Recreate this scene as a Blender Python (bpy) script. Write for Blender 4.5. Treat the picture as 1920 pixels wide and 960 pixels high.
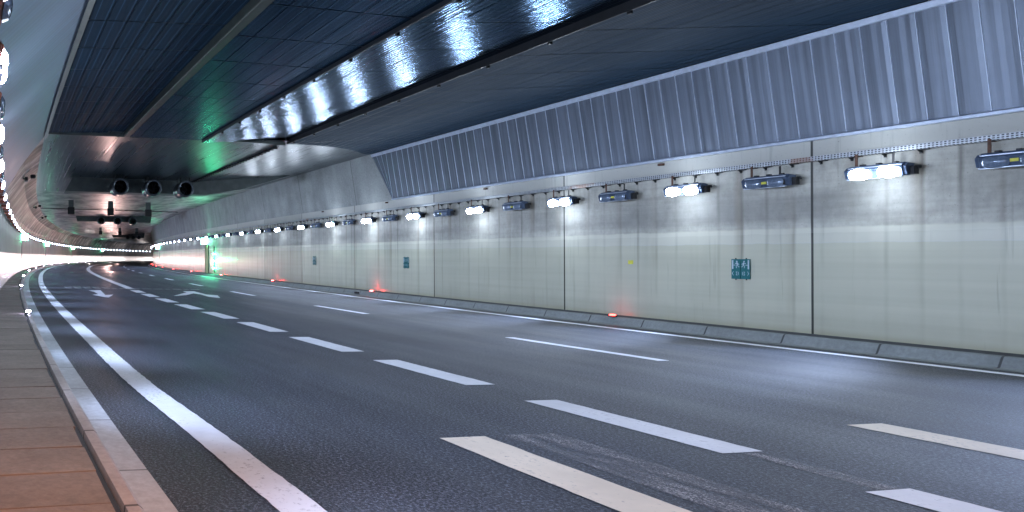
import bpy, bmesh, math, random
from mathutils import Vector
random.seed(7)
for o in list(bpy.data.objects): bpy.data.objects.remove(o)
SC = bpy.context.scene
COL = SC.collection
M = 1.3                      # metres per layout unit (camera height = 1 unit)

# ------------------------------------------------------------------ camera
cd = bpy.data.cameras.new('camera'); cam = bpy.data.objects.new('camera', cd); COL.objects.link(cam)
cd.sensor_width = 36; cd.lens = 1351.8/1920*36
cd.shift_x = (960-297.5)/1920; cd.shift_y = -(480-476.1)/1920
cd.clip_start = 0.02; cd.clip_end = 2000
cam.location = (0, 0, M)
cam.rotation_euler = (math.radians(90), 0.0048, 0)
SC.camera = cam

# ------------------------------------------------------------------ world, exposure
w = bpy.data.worlds.new('World'); SC.world = w; w.use_nodes = True
bg = w.node_tree.nodes['Background']; bg.inputs[0].default_value = (.10, .13, .2, 1); bg.inputs[1].default_value = .12
SC.view_settings.view_transform = 'Standard'; SC.view_settings.look = 'None'
SC.view_settings.exposure = 1.1; SC.view_settings.gamma = 1; SC.view_settings.use_curve_mapping = False
SC.cycles.max_bounces = 6; SC.cycles.diffuse_bounces = 4; SC.cycles.glossy_bounces = 4
SC.cycles.sample_clamp_indirect = 4.0; SC.cycles.sample_clamp_direct = 0
SC.cycles.use_light_tree = True
SC.cycles.caustics_reflective = True
LAMP_L = 95.0               # radiance of a lit lamp pane
COOL = (.74, .85, 1.0)
PINK = (1.0, .62, .57)
BEAM_L, BEAM_R, WASH = 360, 290, 8   # watts of a lamp's beam and of its spill on the wall

# ------------------------------------------------------------------ tunnel alignment
KN = [0, 10, 25, 50, 80, 120, 220]; KV = [.406, .2157, .2287, .2769, .2276, .44, .52]
PSI = -.24348; BANK = -.02529; QV = -.3035
def interp(x, xs, ys):
    if x <= xs[0]: return ys[0]
    for i in range(1, len(xs)):
        if x <= xs[i]:
            t = (x-xs[i-1])/(xs[i]-xs[i-1]); return ys[i-1]+t*(ys[i]-ys[i-1])
    return ys[-1]
DS = .05; SMIN = -40.0; SMAX = 215.0
def _march(sign, lim):
    x = y = 0.0; th = PSI; s = 0.0; out = [(0.0, x, y, th)]
    while abs(s) < lim:
        k = interp(s+sign*DS/2, KN, KV)/100
        tm = th+sign*k*DS/2
        x += sign*math.sin(tm)*DS; y += sign*math.cos(tm)*DS; th += sign*k*DS; s += sign*DS
        out.append((s, x, y, th))
    return out
TAB = _march(-1, 40)[::-1][:-1]+_march(1, 216)
S0 = TAB[0][0]
def frame(s):
    f = (s-S0)/DS; i = max(0, min(len(TAB)-2, int(f))); t = f-i
    a, b = TAB[i], TAB[i+1]
    return [a[j]+(b[j]-a[j])*t for j in (1, 2, 3)]
def P(s, d, z):
    """station, offset to the right, height (layout units, on the banked cross-section) -> world point"""
    x, y, th = frame(s)
    v = QV*max(s-20, 0)**2/1e4
    return Vector(((x+d*math.cos(th))*M, (y-d*math.sin(th))*M, (z+BANK*d+v+1)*M))
def tab(*pts):
    xs = [p[0] for p in pts]; ys = [p[1] for p in pts]
    n = len(xs)
    mtan = []
    for i in range(n):
        if i in (0, n-1): mtan.append(0)
        else: mtan.append((ys[i+1]-ys[i-1])/(xs[i+1]-xs[i-1]))
    def f(s):
        if s <= xs[0]: return ys[0]
        if s >= xs[-1]: return ys[-1]
        for i in range(1, n):
            if s <= xs[i]:
                h = xs[i]-xs[i-1]; t = (s-xs[i-1])/h
                return ((2*t**3-3*t*t+1)*ys[i-1]+(t**3-2*t*t+t)*h*mtan[i-1]+(-2*t**3+3*t*t)*ys[i]+(t**3-t*t)*h*mtan[i])
    return f
WR = 10.75
WL = tab((0, -.13), (12, -.10), (25, .02), (60, .02), (200, .02))
# ------------------------------------------------------------------ helpers
def link(o): COL.objects.link(o); return o
def tag(o, label=None, cat=None, group=None, kind=None):
    if label: o['label'] = label
    if cat: o['category'] = cat
    if group: o['group'] = group
    if kind: o['kind'] = kind
    return o
def mesh_obj(name, verts, faces, mats, parent=None, uvs=None, smooth=False, midx=None):
    me = bpy.data.meshes.new(name); me.from_pydata([tuple(v) for v in verts], [], faces)
    for m in (mats if isinstance(mats, (list, tuple)) else [mats]): me.materials.append(m)
    if uvs is not None:
        ul = me.uv_layers.new(name='UVMap')
        for poly in me.polygons:
            for li in poly.loop_indices:
                ul.data[li].uv = uvs[me.loops[li].vertex_index]
    if midx:
        for p, i in zip(me.polygons, midx): p.material_index = i
    for p in me.polygons: p.use_smooth = smooth
    me.update()
    o = link(bpy.data.objects.new(name, me))
    if parent: o.parent = parent
    return o
def empty(name, loc, rotz=0):
    o = link(bpy.data.objects.new(name, None)); o.location = loc; o.rotation_euler = (0, 0, rotz)
    o.empty_display_size = .1
    return o
def srange(a, b, st):
    n = max(1, int(round((b-a)/st))); return [a+(b-a)*i/n for i in range(n+1)]
def sweep(name, prof, a, b, mats, parent=None, st=.5, ends=None, smooth=False, v0=0.0, caps=False):
    """prof: list of (d,z) numbers or functions of s. UV = metres along, metres up the profile.
       ends: optional list of far-end stations, one per profile point"""
    ss = srange(a, b, st); V = []; U = []; Fc = []; n = len(prof)
    g = lambda q, s: q(s) if callable(q) else q
    for i, s in enumerate(ss):
        acc = v0; prev = None
        for j, (d, z) in enumerate(prof):
            sj = s
            if ends:
                sj = a+(ends[j]-a)*(s-a)/(b-a)
            dd, zz = g(d, sj), g(z, sj)
            if prev: acc += math.hypot(dd-prev[0], zz-prev[1])*M
            prev = (dd, zz)
            V.append(P(sj, dd, zz)); U.append((sj*M, acc))
    for i in range(len(ss)-1):
        for j in range(n-1):
            a0 = i*n+j; Fc.append((a0, a0+1, a0+n+1, a0+n))
    if caps and n > 2:
        Fc.append(tuple(range(n))); Fc.append(tuple(range((len(ss)-1)*n, len(ss)*n))[::-1])
    return mesh_obj(name, V, Fc, mats, parent, U, smooth)
def quad_strip(name, d0, d1, a, b, z, mats, parent=None, st=.4, skew=0):
    f0 = d0 if callable(d0) else (lambda s: d0); f1 = d1 if callable(d1) else (lambda s: d1)
    ss = srange(a, b, st); V = []; U = []; Fc = []
    jt = .004 if name.endswith(('line', 'dash')) else 0
    if jt:
        ss = srange(a, min(b, 12), .07)+srange(min(b, 12), b, st)[1:] if a < 12 else ss
    for s in ss:
        j0, j1 = (random.uniform(-jt, jt), random.uniform(-jt, jt)) if s < 12 else (0, 0)
        V.append(P(s, f0(s)+j0, z)); U.append((s*M, f0(s)*M))
        V.append(P(s+skew, f1(s)+j1, z)); U.append((s*M, f1(s)*M))
    for i in range(len(ss)-1): Fc.append((2*i, 2*i+1, 2*i+3, 2*i+2))
    return mesh_obj(name, V, Fc, mats, parent, U)
class MB:
    def __init__(s): s.v = []; s.f = []; s.m = []
    def box(s, c, e, mi=0, rx=0):
        n = len(s.v); cx, cy, cz = c; ex, ey, ez = e[0]/2, e[1]/2, e[2]/2
        for x in (-1, 1):
            for y in (-1, 1):
                for z in (-1, 1):
                    yy, zz = y*ey, z*ez
                    if rx: yy, zz = yy*math.cos(rx)-zz*math.sin(rx), yy*math.sin(rx)+zz*math.cos(rx)
                    s.v.append((cx+x*ex, cy+yy, cz+zz))
        for f in ((0, 1, 3, 2), (4, 6, 7, 5), (0, 4, 5, 1), (2, 3, 7, 6), (0, 2, 6, 4), (1, 5, 7, 3)):
            s.f.append(tuple(n+i for i in f)); s.m.append(mi)
        return s
    def prism(s, poly, x0, x1, mi=0):
        """poly in (y,z), extruded along x"""
        n = len(s.v); k = len(poly)
        for x in (x0, x1):
            for y, z in poly: s.v.append((x, y, z))
        for i in range(k):
            j = (i+1) % k; s.f.append((n+i, n+j, n+k+j, n+k+i)); s.m.append(mi)
        s.f.append(tuple(n+i for i in range(k))[::-1]); s.m.append(mi)
        s.f.append(tuple(n+k+i for i in range(k))); s.m.append(mi)
        return s
    def ring(s, c, axis, prof, seg=28, mi=0, cap0=False, cap1=False):
        """lathe: prof = list of (radius, along) round axis 'x' 'y' or 'z'"""
        n = len(s.v); k = len(prof)
        for i in range(seg):
            a = 2*math.pi*i/seg; ca, sa = math.cos(a), math.sin(a)
            for r, t in prof:
                p = {'x': (t, r*ca, r*sa), 'y': (r*ca, t, r*sa), 'z': (r*ca, r*sa, t)}[axis]
                s.v.append(tuple(c[q]+p[q] for q in range(3)))
        for i in range(seg):
            j = (i+1) % seg
            for q in range(k-1):
                s.f.append((n+i*k+q, n+j*k+q, n+j*k+q+1, n+i*k+q+1)); s.m.append(mi)
        if cap0: s.f.append(tuple(n+i*k for i in range(seg))[::-1]); s.m.append(mi)
        if cap1: s.f.append(tuple(n+i*k+k-1 for i in range(seg))); s.m.append(mi)
        return s
    def build(s, name, mats, parent=None, smooth=False, bevel=0):
        o = mesh_obj(name, s.v, s.f, mats, parent, None, smooth, s.m)
        bm = bmesh.new(); bm.from_mesh(o.data); bmesh.ops.recalc_face_normals(bm, faces=bm.faces)
        if bevel: bmesh.ops.bevel(bm, geom=list(bm.edges), offset=bevel, segments=1, affect='EDGES')
        bm.to_mesh(o.data); bm.free()
        return o
def copy_tree(o, parent=None):
    c = o.copy(); COL.objects.link(c)
    if parent: c.parent = parent
    for ch in list(o.children): copy_tree(ch, c)
    return c
def place(o, s, d, z, side):
    """local x = along the tunnel away from the camera, local +y = into the tunnel from that wall"""
    o.location = P(s, d, z); th = frame(s)[2]
    o.rotation_euler = (0, 0, math.pi/2-th) if side == 'R' else (0, 0, math.pi/2-th)
    o.scale = (1, -1, 1) if side == 'L' else (1, 1, 1)
    return o
# ------------------------------------------------------------------ materials
def mat(name):
    m = bpy.data.materials.new(name); m.use_nodes = True; nt = m.node_tree
    return m, nt, nt.nodes['Principled BSDF']
class N:
    """tiny node helper"""
    def __init__(s, nt): s.nt = nt; s.uvn = None
    def new(s, t, **k):
        n = s.nt.nodes.new(t)
        for a, b in k.items(): setattr(n, a, b)
        return n
    def lk(s, a, b): s.nt.links.new(a, b)
    def val(s, sock, v):
        if hasattr(v, 'is_output') or isinstance(v, bpy.types.NodeSocket): s.lk(v, sock)
        else: sock.default_value = v
    def math(s, op, a, b=0.0, c=None, clamp=False):
        n = s.new('ShaderNodeMath', operation=op); n.use_clamp = clamp
        s.val(n.inputs[0], a); s.val(n.inputs[1], b)
        if c is not None: s.val(n.inputs[2], c)
        return n.outputs[0]
    def uv(s):
        if not s.uvn:
            t = s.new('ShaderNodeUVMap'); x = s.new('ShaderNodeSeparateXYZ'); s.lk(t.outputs[0], x.inputs[0])
            s.uvn = (t.outputs[0], x.outputs[0], x.outputs[1])
        return s.uvn
    def noise(s, scale, detail=4, rough=.55, sx=1, sy=1, seed=0.0, obj=False):
        if obj:
            v = s.new('ShaderNodeTexCoord').outputs['Object']
        else: v = s.uv()[0]
        mp = s.new('ShaderNodeMapping'); s.lk(v, mp.inputs[0]); mp.inputs['Scale'].default_value = (sx, sy, 1)
        mp.inputs['Location'].default_value = (seed*7.3, seed*3.1, seed)
        n = s.new('ShaderNodeTexNoise'); s.lk(mp.outputs[0], n.inputs['Vector'])
        n.inputs['Scale'].default_value = scale; n.inputs['Detail'].default_value = detail; n.inputs['Roughness'].default_value = rough
        return n.outputs[0]
    def ramp(s, v, stops):
        n = s.new('ShaderNodeValToRGB'); s.lk(v, n.inputs[0]); e = n.color_ramp.elements
        while len(e) < len(stops): e.new(.5)
        for q, (p, c) in zip(e, stops):
            q.position = p; q.color = (c, c, c, 1) if isinstance(c, (int, float)) else (*c, 1)
        return n.outputs[0]
    def mix(s, f, a, b, op='MIX'):
        n = s.new('ShaderNodeMix', data_type='RGBA', blend_type=op)
        s.val(n.inputs[0], f)
        for i, v in ((6, a), (7, b)):
            if isinstance(v, tuple): n.inputs[i].default_value = (*v, 1)
            else: s.lk(v, n.inputs[i])
        return n.outputs[2]
    def step(s, v, a, b):
        n = s.new('ShaderNodeMapRange', interpolation_type='SMOOTHSTEP'); s.val(n.inputs[0], v)
        n.inputs[1].default_value = a; n.inputs[2].default_value = b
        return n.outputs[0]
    def line(s, v, period, offset, half, soft=.004):
        """1 on thin lines every period"""
        q = s.math('SUBTRACT', v, offset-period/2); q = s.math('FLOORED_MODULO', q, period)
        q = s.math('ABSOLUTE', s.math('SUBTRACT', q, period/2))
        n = s.new('ShaderNodeMapRange'); s.lk(q, n.inputs[0]); n.inputs[1].default_value = half; n.inputs[2].default_value = half+soft
        n.inputs[3].default_value = 1; n.inputs[4].default_value = 0
        return n.outputs[0]
    def bump(s, h, strength, dist, bsdf, prev=None):
        n = s.new('ShaderNodeBump'); s.lk(h, n.inputs['Height']); n.inputs['Strength'].default_value = strength
        n.inputs['Distance'].default_value = dist
        if prev: s.lk(prev, n.inputs['Normal'])
        s.lk(n.outputs[0], bsdf.inputs['Normal']); return n.outputs[0]
def simple(name, c, rough=.6, metal=0, noise=.25, scale=8, spec=.5):
    m, nt, b = mat(name); n = N(nt)
    f = n.noise(scale, 4, .6, obj=True)
    lo = tuple(x*(1-noise) for x in c); hi = tuple(min(1, x*(1+noise)) for x in c)
    n.lk(n.ramp(f, [(.3, lo), (.7, hi)]), b.inputs['Base Color'])
    b.inputs['Roughness'].default_value = rough; b.inputs['Metallic'].default_value = metal
    b.inputs['Specular IOR Level'].default_value = spec
    return m
def emit(name, c, st):
    m, nt, b = mat(name)
    b.inputs['Base Color'].default_value = (*[.5*x for x in c], 1); b.inputs['Emission Color'].default_value = (*c, 1)
    b.inputs['Emission Strength'].default_value = st
    return m

# asphalt
def asphalt():
    m, nt, b = mat('asphalt'); n = N(nt)
    big = n.noise(.35, 5, .6); streak = n.noise(1.0, 5, .6, .06, 1.4, 3)
    fine = n.noise(45, 3, .9, obj=False); grain = n.noise(95, 2, .7, seed=2)
    c = n.ramp(fine, [(.36, (.004, .005, .007)), (.50, (.015, .019, .027)), (.66, (.165, .18, .22))])
    c = n.mix(1.0, c, n.ramp(big, [(.3, .78), (.7, 1.2)]), 'MULTIPLY')
    c = n.mix(1.0, c, n.ramp(streak, [(.3, .72), (.7, 1.22)]), 'MULTIPLY')
    c = n.mix(n.math('MULTIPLY', n.step(grain, .62, .74), .7), c, (.34, .36, .40))
    n.lk(c, b.inputs['Base Color'])
    n.lk(n.ramp(n.noise(.8, 4, .6, .15, 1.2, 5), [(.3, .50), (.7, .66)]), b.inputs['Roughness'])
    b.inputs['Specular IOR Level'].default_value = .42
    p = n.bump(fine, .8, .008, b); n.bump(grain, .5, .004, b, p)
    return m
ASPH = asphalt()
def paint_mat(name, col, wear=.75):
    m, nt, b = mat(name); n = N(nt)
    g = n.noise(22, 5, .75); big = n.noise(1.4, 4, .65, seed=4)
    f = n.math('MULTIPLY', n.step(n.math('ADD', g, n.math('MULTIPLY', big, .45)), .78, .95), wear)
    c = n.mix(f, col, (.12, .12, .13)); c = n.mix(1.0, c, n.ramp(big, [(.3, .82), (.7, 1.08)]), 'MULTIPLY')
    n.lk(c, b.inputs['Base Color']); b.inputs['Roughness'].default_value = .55
    n.bump(g, .4, .004, b)
    return m
WPAINT = paint_mat('white_road_paint', (.62, .63, .64)); WARMLIT = paint_mat('warm_lit_road_paint', (.66, .56, .42))  # guide line colour has the warm light's tint put into it
GPAINT = paint_mat('faded_road_paint', (.21, .22, .22), .9); PAINT2 = paint_mat('thin_line_paint', (.84, .86, .90), .3)
def ghost_paint():
    m, nt, b = mat('scraped_paint'); n = N(nt)
    g = n.noise(55, 3, .9)
    n.lk(n.mix(n.step(g, .42, .6), (.04, .042, .048), (.34, .33, .33)), b.inputs['Base Color']); b.inputs['Roughness'].default_value = .6
    al = n.math('ADD', n.math('MULTIPLY', n.noise(2.4, 5, .8, .5, 1.6, 9), 1.0), n.math('MULTIPLY', g, .6))
    n.lk(n.math('MULTIPLY', n.step(al, .66, .98), .9), b.inputs['Alpha']); return m
SCRAPE = ghost_paint()
def concrete(name, c, rough=.75, blot=.35, spec=.4, bands=False, bump=.3, joints=None, formw=None, scale=1.0):
    m, nt, b = mat(name); n = N(nt)
    a = n.noise(.9*scale, 6, .65); f = n.noise(14*scale, 5, .7, seed=1); st = n.noise(1.2, 4, .6, 1, .12, 4)
    col = n.mix(a, tuple(x*(1-blot) for x in c), tuple(x*(1+blot) for x in c))
    col = n.mix(1.0, col, n.ramp(f, [(.3, .8), (.7, 1.15)]), 'MULTIPLY')
    col = n.mix(1.0, col, n.ramp(st, [(.3, .85), (.7, 1.1)]), 'MULTIPLY')
    if joints:
        for ax, per, off, half in joints:
            l = n.line(n.uv()[ax], per, off, half, .01)
            col = n.mix(n.math('MULTIPLY', l, .85), col, (.02, .02, .022))
    n.lk(col, b.inputs['Base Color']); b.inputs['Roughness'].default_value = rough
    b.inputs['Specular IOR Level'].default_value = spec
    n.bump(n.math('ADD', f, n.math('MULTIPLY', a, 2.0)), bump, .01, b)
    return m
def right_wall_mat():
    m, nt, b = mat('stained_wall_concrete'); n = N(nt); _, u, v = n.uv()
    z = n.math('ADD', v, 0.0)                       # metres above the wall foot (foot = -.845 units)
    H = lambda zu: (zu+.845)*M
    raw = n.mix(n.noise(.55, 6, .68, 1, 1.6), (.22, .22, .19), (.62, .61, .55))
    raw = n.mix(1.0, raw, n.ramp(n.noise(.5, 5, .7, .25, 3.2, 8), [(.32, .68), (.62, 1.12)]), 'MULTIPLY')
    raw = n.mix(1.0, raw, n.ramp(n.noise(7, 6, .7, 1, .55, 5), [(.30, .80), (.58, 1.06)]), 'MULTIPLY')
    pnt = n.mix(n.noise(.35, 4, .6, 1, .7, 6), (.46, .46, .36), (.57, .57, .455))
    pnt = n.mix(1.0, pnt, n.ramp(n.noise(3.0, 3, .5, .05, 2.5, 12), [(.3, .95), (.7, 1.04)]), 'MULTIPLY')
    lowy = n.step(n.math('ADD', z, n.math('MULTIPLY', n.noise(4, 3), .05)), .16, .02)
    pnt = n.mix(n.math('MULTIPLY', lowy, .55), pnt, (.38, .37, .22))
    grey = n.mix(n.noise(.6, 4, .6, seed=3), (.42, .42, .38), (.50, .50, .46))      # plain band above the tray
    zw = n.math('ADD', z, n.math('MULTIPLY', n.math('SUBTRACT', n.noise(2.2, 4, .7, seed=7), .5), .07))
    col = n.mix(n.step(zw, H(.56), H(.60)), pnt, raw)
    band = n.math('MULTIPLY', n.step(zw, H(.375), H(.385)), n.math('SUBTRACT', 1.0, n.step(zw, H(.56), H(.59))))
    col = n.mix(n.math('MULTIPLY', band, .5), col, (.62, .62, .55))
    ln = n.math('SUBTRACT', n.step(zw, H(.368), H(.376)), n.step(zw, H(.376), H(.392)))
    col = n.mix(n.math('MULTIPLY', ln, .5), col, (.56, .58, .56))
    col = n.mix(n.step(z, H(1.47), H(1.48)), col, grey)
    # soot band under the lamps
    soot = n.math('MULTIPLY', n.step(zw, H(.60), H(.78)), n.math('SUBTRACT', 1.0, n.step(zw, H(.85), H(1.25))))
    soot = n.math('MULTIPLY', soot, n.ramp(n.noise(.3, 4, .65, seed=15), [(.35, .05), (.65, .6)]))
    col = n.mix(soot, col, (.14, .145, .14))
    # leak streaks under every tray bracket
    below = n.math('SUBTRACT', 1.0, n.step(z, H(1.46), H(1.47)))
    vary = n.ramp(n.noise(1.4, 3, .6, 1, .25, 11), [(.38, .08), (.62, 1.0)])
    fade = n.ramp(n.math('DIVIDE', z, H(1.48)), [(0, .2), (.35, .32), (.60, .6), (1, 1.0)])
    wob = n.math('ADD', u, n.math('MULTIPLY', n.math('SUBTRACT', n.noise(.9, 3, .6, .4, 1, 2), .5), .05))
    for per, off, half, soft, k, c in ((.3634*M, 7.061*M, .006, .045, .75, (.06, .055, .046)), (.7268*M, 7.11*M, .01, .11, .6, (.17, .13, .085)), (1.09*M, 6.9*M, .02, .2, .45, (.13, .13, .12))):
        l = n.math('MULTIPLY', n.line(wob, per, off, half, soft), n.math('MULTIPLY', n.math('MULTIPLY', vary, fade), below))
        col = n.mix(n.math('MULTIPLY', l, k), col, c)
    thin = n.noise(9, 3, .6, 1, .05, 21)
    col = n.mix(n.math('MULTIPLY', n.step(thin, .60, .72), .25), col, (.16, .16, .14))
    wn = n.new('ShaderNodeTexWhiteNoise', noise_dimensions='1D'); n.lk(n.math('FLOOR', n.math('DIVIDE', n.math('SUBTRACT', u, 7.55*M), 4.48*M)), wn.inputs['W'])
    col = n.mix(1.0, col, n.ramp(wn.outputs['Value'], [(0, .88), (1, 1.08)]), 'MULTIPLY')
    spl = n.math('MULTIPLY', n.step(n.math('ADD', z, n.math('MULTIPLY', n.noise(1.6, 5, .7, 1, .5, 41), .5)), .75, .30), .30)
    col = n.mix(spl, col, (.27, .26, .20))
    # block joints
    j = n.line(u, 4.48*M, 7.55*M, .014, .012)
    col = n.mix(n.math('MULTIPLY', j, .93), col, (.012, .013, .013))
    # small pitting of the raw concrete
    pit = n.math('MULTIPLY', n.step(n.noise(34, 2, .6, seed=31), .66, .72), n.step(zw, H(.6), H(.64)))
    col = n.mix(n.math('MULTIPLY', pit, .5), col, (.08, .08, .08))
    n.lk(col, b.inputs['Base Color'])
    r = n.mix(n.step(zw, H(.5), H(.62)), (.27, .27, .27), (.62, .62, .62)); n.lk(r, b.inputs['Roughness'])
    b.inputs['Specular IOR Level'].default_value = .5
    h = n.math('SUBTRACT', n.math('MULTIPLY', n.noise(12, 4, .6, seed=9), n.step(zw, H(.5), H(.62))), n.math('MULTIPLY', j, 3.0))
    h = n.math('ADD', h, n.math('MULTIPLY', n.noise(1.5, 3, .5, 1, .6, 17), .5))
    n.bump(h, .25, .006, b)
    return m
def left_wall_mat():
    m, nt, b = mat('left_wall_concrete'); n = N(nt); _, u, v = n.uv()
    raw = n.mix(n.noise(.6, 6, .65), (.20, .22, .20), (.34, .36, .33))
    raw = n.mix(1.0, raw, n.ramp(n.noise(3, 4, .6, 1, .06, 4), [(.3, .75), (.7, 1.12)]), 'MULTIPLY')
    col = n.mix(n.step(v, 1.26, 1.32), (.66, .64, .62), raw)
    j = n.line(u, 4.48*M, 1.0, .02, .02); col = n.mix(n.math('MULTIPLY', j, .8), col, (.03, .03, .03))
    n.lk(col, b.inputs['Base Color'])
    r = n.mix(n.step(v, 1.26, 1.32), (.25, .25, .25), (.65, .65, .65)); n.lk(r, b.inputs['Roughness'])
    n.bump(n.noise(10, 4, .6, seed=2), .25, .006, b)
    return m
def metal_mat(name, c, rough, metal=.9, ribs=None, ax=2, scratch=True, joints=None, var=.3, bs=.35, light=None, rip=0):
    m, nt, b = mat(name); n = N(nt); uvs = n.uv()
    a = n.noise(1.3, 4, .6); sx, sy = (.15, 9) if ax == 2 else (9, .15)
    s = n.noise(1.0, 5, .65, sx, sy, 3)
    col = n.mix(a, tuple(x*(1-var) for x in c), tuple(x*(1+var) for x in c))
    col = n.mix(1.0, col, n.ramp(s, [(.3, .7), (.7, 1.25)]), 'MULTIPLY')
    if joints:
        for ja, per, off, half in joints:
            col = n.mix(n.math('MULTIPLY', n.line(uvs[ja], per, off, half, .006), .8), col, (.01, .012, .015))
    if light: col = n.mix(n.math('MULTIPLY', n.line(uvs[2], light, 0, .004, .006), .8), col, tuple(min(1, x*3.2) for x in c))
    n.lk(col, b.inputs['Base Color']); b.inputs['Metallic'].default_value = metal; b.inputs['Specular IOR Level'].default_value = .5 if metal > .2 else .12
    n.lk(n.ramp(s, [(.3, rough*.8), (.7, min(1, rough*1.25))]), b.inputs['Roughness'])
    if metal < .15: b.inputs['Specular Tint'].default_value = (.5, .7, .95, 1)
    if metal >= .9: b.inputs['Specular Tint'].default_value = (.50, .58, .70, 1)
    h = n.math('MULTIPLY', s, .6)
    if rip: h = n.math('ADD', h, n.math('MULTIPLY', n.noise(5.5, 3, .6, 1, 1.6, 51), rip))
    if ribs:
        t = n.math('MULTIPLY', uvs[ax], 2*math.pi/ribs); h = n.math('ADD', h, n.math('MULTIPLY', n.math('SINE', t), .5))
    n.bump(h, bs, .004, b)
    return m
RWALL = right_wall_mat(); LWALL = left_wall_mat()
CEILM = metal_mat('dark_ceiling_metal', (.032, .068, .105), .2, .9, ribs=.075, ax=2, bs=.22, light=.15)
CEILD = metal_mat('matt_ceiling_metal', (.011, .026, .046), .7, .1, ribs=.075, ax=2, bs=.35, light=.15)
SLAT = metal_mat('aluminium_slats', (.185, .215, .265), .42, .75, ribs=.285*M/4, ax=1, bs=.06, var=.16)
LPAN = metal_mat('left_slats', (.20, .26, .36), .5, .5, ribs=.16, ax=1, bs=.3, var=.1)
TRIM = simple('pale_trim_metal', (.55, .62, .74), .4, .5, .12)
GALV = None
def galv():
    m, nt, b = mat('perforated_galvanised'); n = N(nt); _, u, v = n.uv()
    h1 = n.math('MULTIPLY', n.line(u, .05, 0, .012, .004), n.line(v, .032, .018, .007, .003))
    c = n.mix(n.noise(3, 4, .6), (.38, .42, .46), (.70, .73, .76)); c = n.mix(h1, c, (.03, .03, .035))
    c = n.mix(n.math('MULTIPLY', n.step(n.noise(1.1, 3, .6, seed=8), .62, .7), .6), c, (.28, .14, .08))
    n.lk(c, b.inputs['Base Color']); b.inputs['Metallic'].default_value = .7; b.inputs['Roughness'].default_value = .42
    return m
GALV = galv()
CONC = metal_mat('far_ceiling_panels', (.03, .045, .055), .30, .3, ribs=.11, ax=2, joints=[(1, 1.10*M, .3*M, .012), (2, 3.35, 2.2, .02)], bs=.14)
CEILG = metal_mat('glossy_ceiling_metal', (.026, .044, .066), .11, 1.0, ribs=.075, ax=2, bs=.3, light=.15, rip=4.0)
HAUN = concrete('haunch_concrete', (.30, .32, .31), .7, .5, .4, joints=[(1, 4.48*M, 7.4*M, .01)], bump=.3)
def rough_haunch():
    m, nt, b = mat('blotchy_haunch_concrete'); n = N(nt); _, u, v = n.uv()
    a = n.noise(.8, 5, .62, .8, 1); c = n.mix(n.ramp(a, [(.42, .0), (.58, 1.0)]), (.035, .038, .045), (.46, .42, .40))
    w2 = n.ramp(n.noise(.75, 3, .6, 1, .12, 6), [(.42, .25), (.58, 1.0)]); c = n.mix(1.0, c, w2, 'MULTIPLY')
    j = n.line(u, 1.95, 0, .05, .16); c = n.mix(n.math('MULTIPLY', j, .8), c, (.03, .03, .035))
    n.lk(c, b.inputs['Base Color']); b.inputs['Roughness'].default_value = .55
    n.bump(a, .8, .05, b); return m
RHAUN = rough_haunch()
def far_ceiling():
    m, nt, b = mat('far_ceiling_concrete'); n = N(nt); _, u, v = n.uv()
    a = n.noise(.8, 5, .62, .55, 1.1); c = n.mix(n.ramp(a, [(.40, .0), (.58, 1.0)]), (.03, .035, .042), (.42, .38, .37))
    j = n.line(u, 1.5*M, 0, .03, .05); c = n.mix(n.math('MULTIPLY', j, .75), c, (.04, .04, .045))
    n.lk(c, b.inputs['Base Color']); b.inputs['Roughness'].default_value = .42
    n.bump(a, .8, .05, b); return m
FCEIL = far_ceiling()
SLAB = concrete('walkway_slab_concrete', (.26, .215, .18), .7, .5, .35, bump=.5, scale=1.6)
GUTT = concrete('gutter_concrete', (.50, .53, .55), .6, .12, .4, joints=[(1, 1.37, .2, .004)], bump=.2)
KERB = concrete('kerb_concrete', (.44, .40, .38), .65, .25, .4, joints=[(1, 1.47, .35, .008)], bump=.4)
KERBR = concrete('right_kerb_concrete', (.20, .22, .22), .7, .2, .4, joints=[(1, 1.47, 1.3, .010)], bump=.3)
DARKC = concrete('dark_footway', (.035, .04, .048), .6, .3, .4, bump=.3)
BLACK = simple('black_metal', (.012, .013, .015), .45, .3)
FANM = simple('fan_casing_metal', (.10, .12, .14), .28, .8)
BEAMC = simple('dark_beam_concrete', (.075, .095, .095), .6, 0, .25, 3)
BEAMM = simple('beam_metal', (.045, .055, .05), .45, .4, .3, 4)
HOUS = simple('blue_grey_housing', (.085, .12, .19), .35, .6, .25, 14)
HOUSL = simple('red_lit_housing', (.33, .10, .06), .5, .3, .4, 22)  # reddish light on the left housings put into their colour
STRAP = simple('rusty_strap', (.09, .045, .03), .7, .3, .4, 30)
LIP = simple('pale_housing_lip', (.42, .48, .58), .35, .7, .15)
GLASS = simple('unlit_lamp_glass', (.17, .22, .30), .16, .3, .25, 30)
YEL = simple('yellow_label', (.62, .60, .07), .5, 0, .15, 30)
LIT = emit('lit_lamp_glass', COOL, LAMP_L); LITF = emit('far_lamp_glass', (.68, .78, 1.0), 15)
RED = emit('red_lens', (1.0, .05, .04), 9)
WHT = emit('violet_white_lens', (.62, .60, 1.0), 90)
GRN = emit('green_lens', (.05, 1.0, .42), 70)
GRNS = emit('green_sign_face', (.14, 1.0, .5), 25)
TEAL = simple('teal_sign_plate', (.0, .12, .13), .35, 0, .12, 20)
SIGNW = simple('sign_white', (.42, .52, .58), .4, 0, .1, 20)

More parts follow.
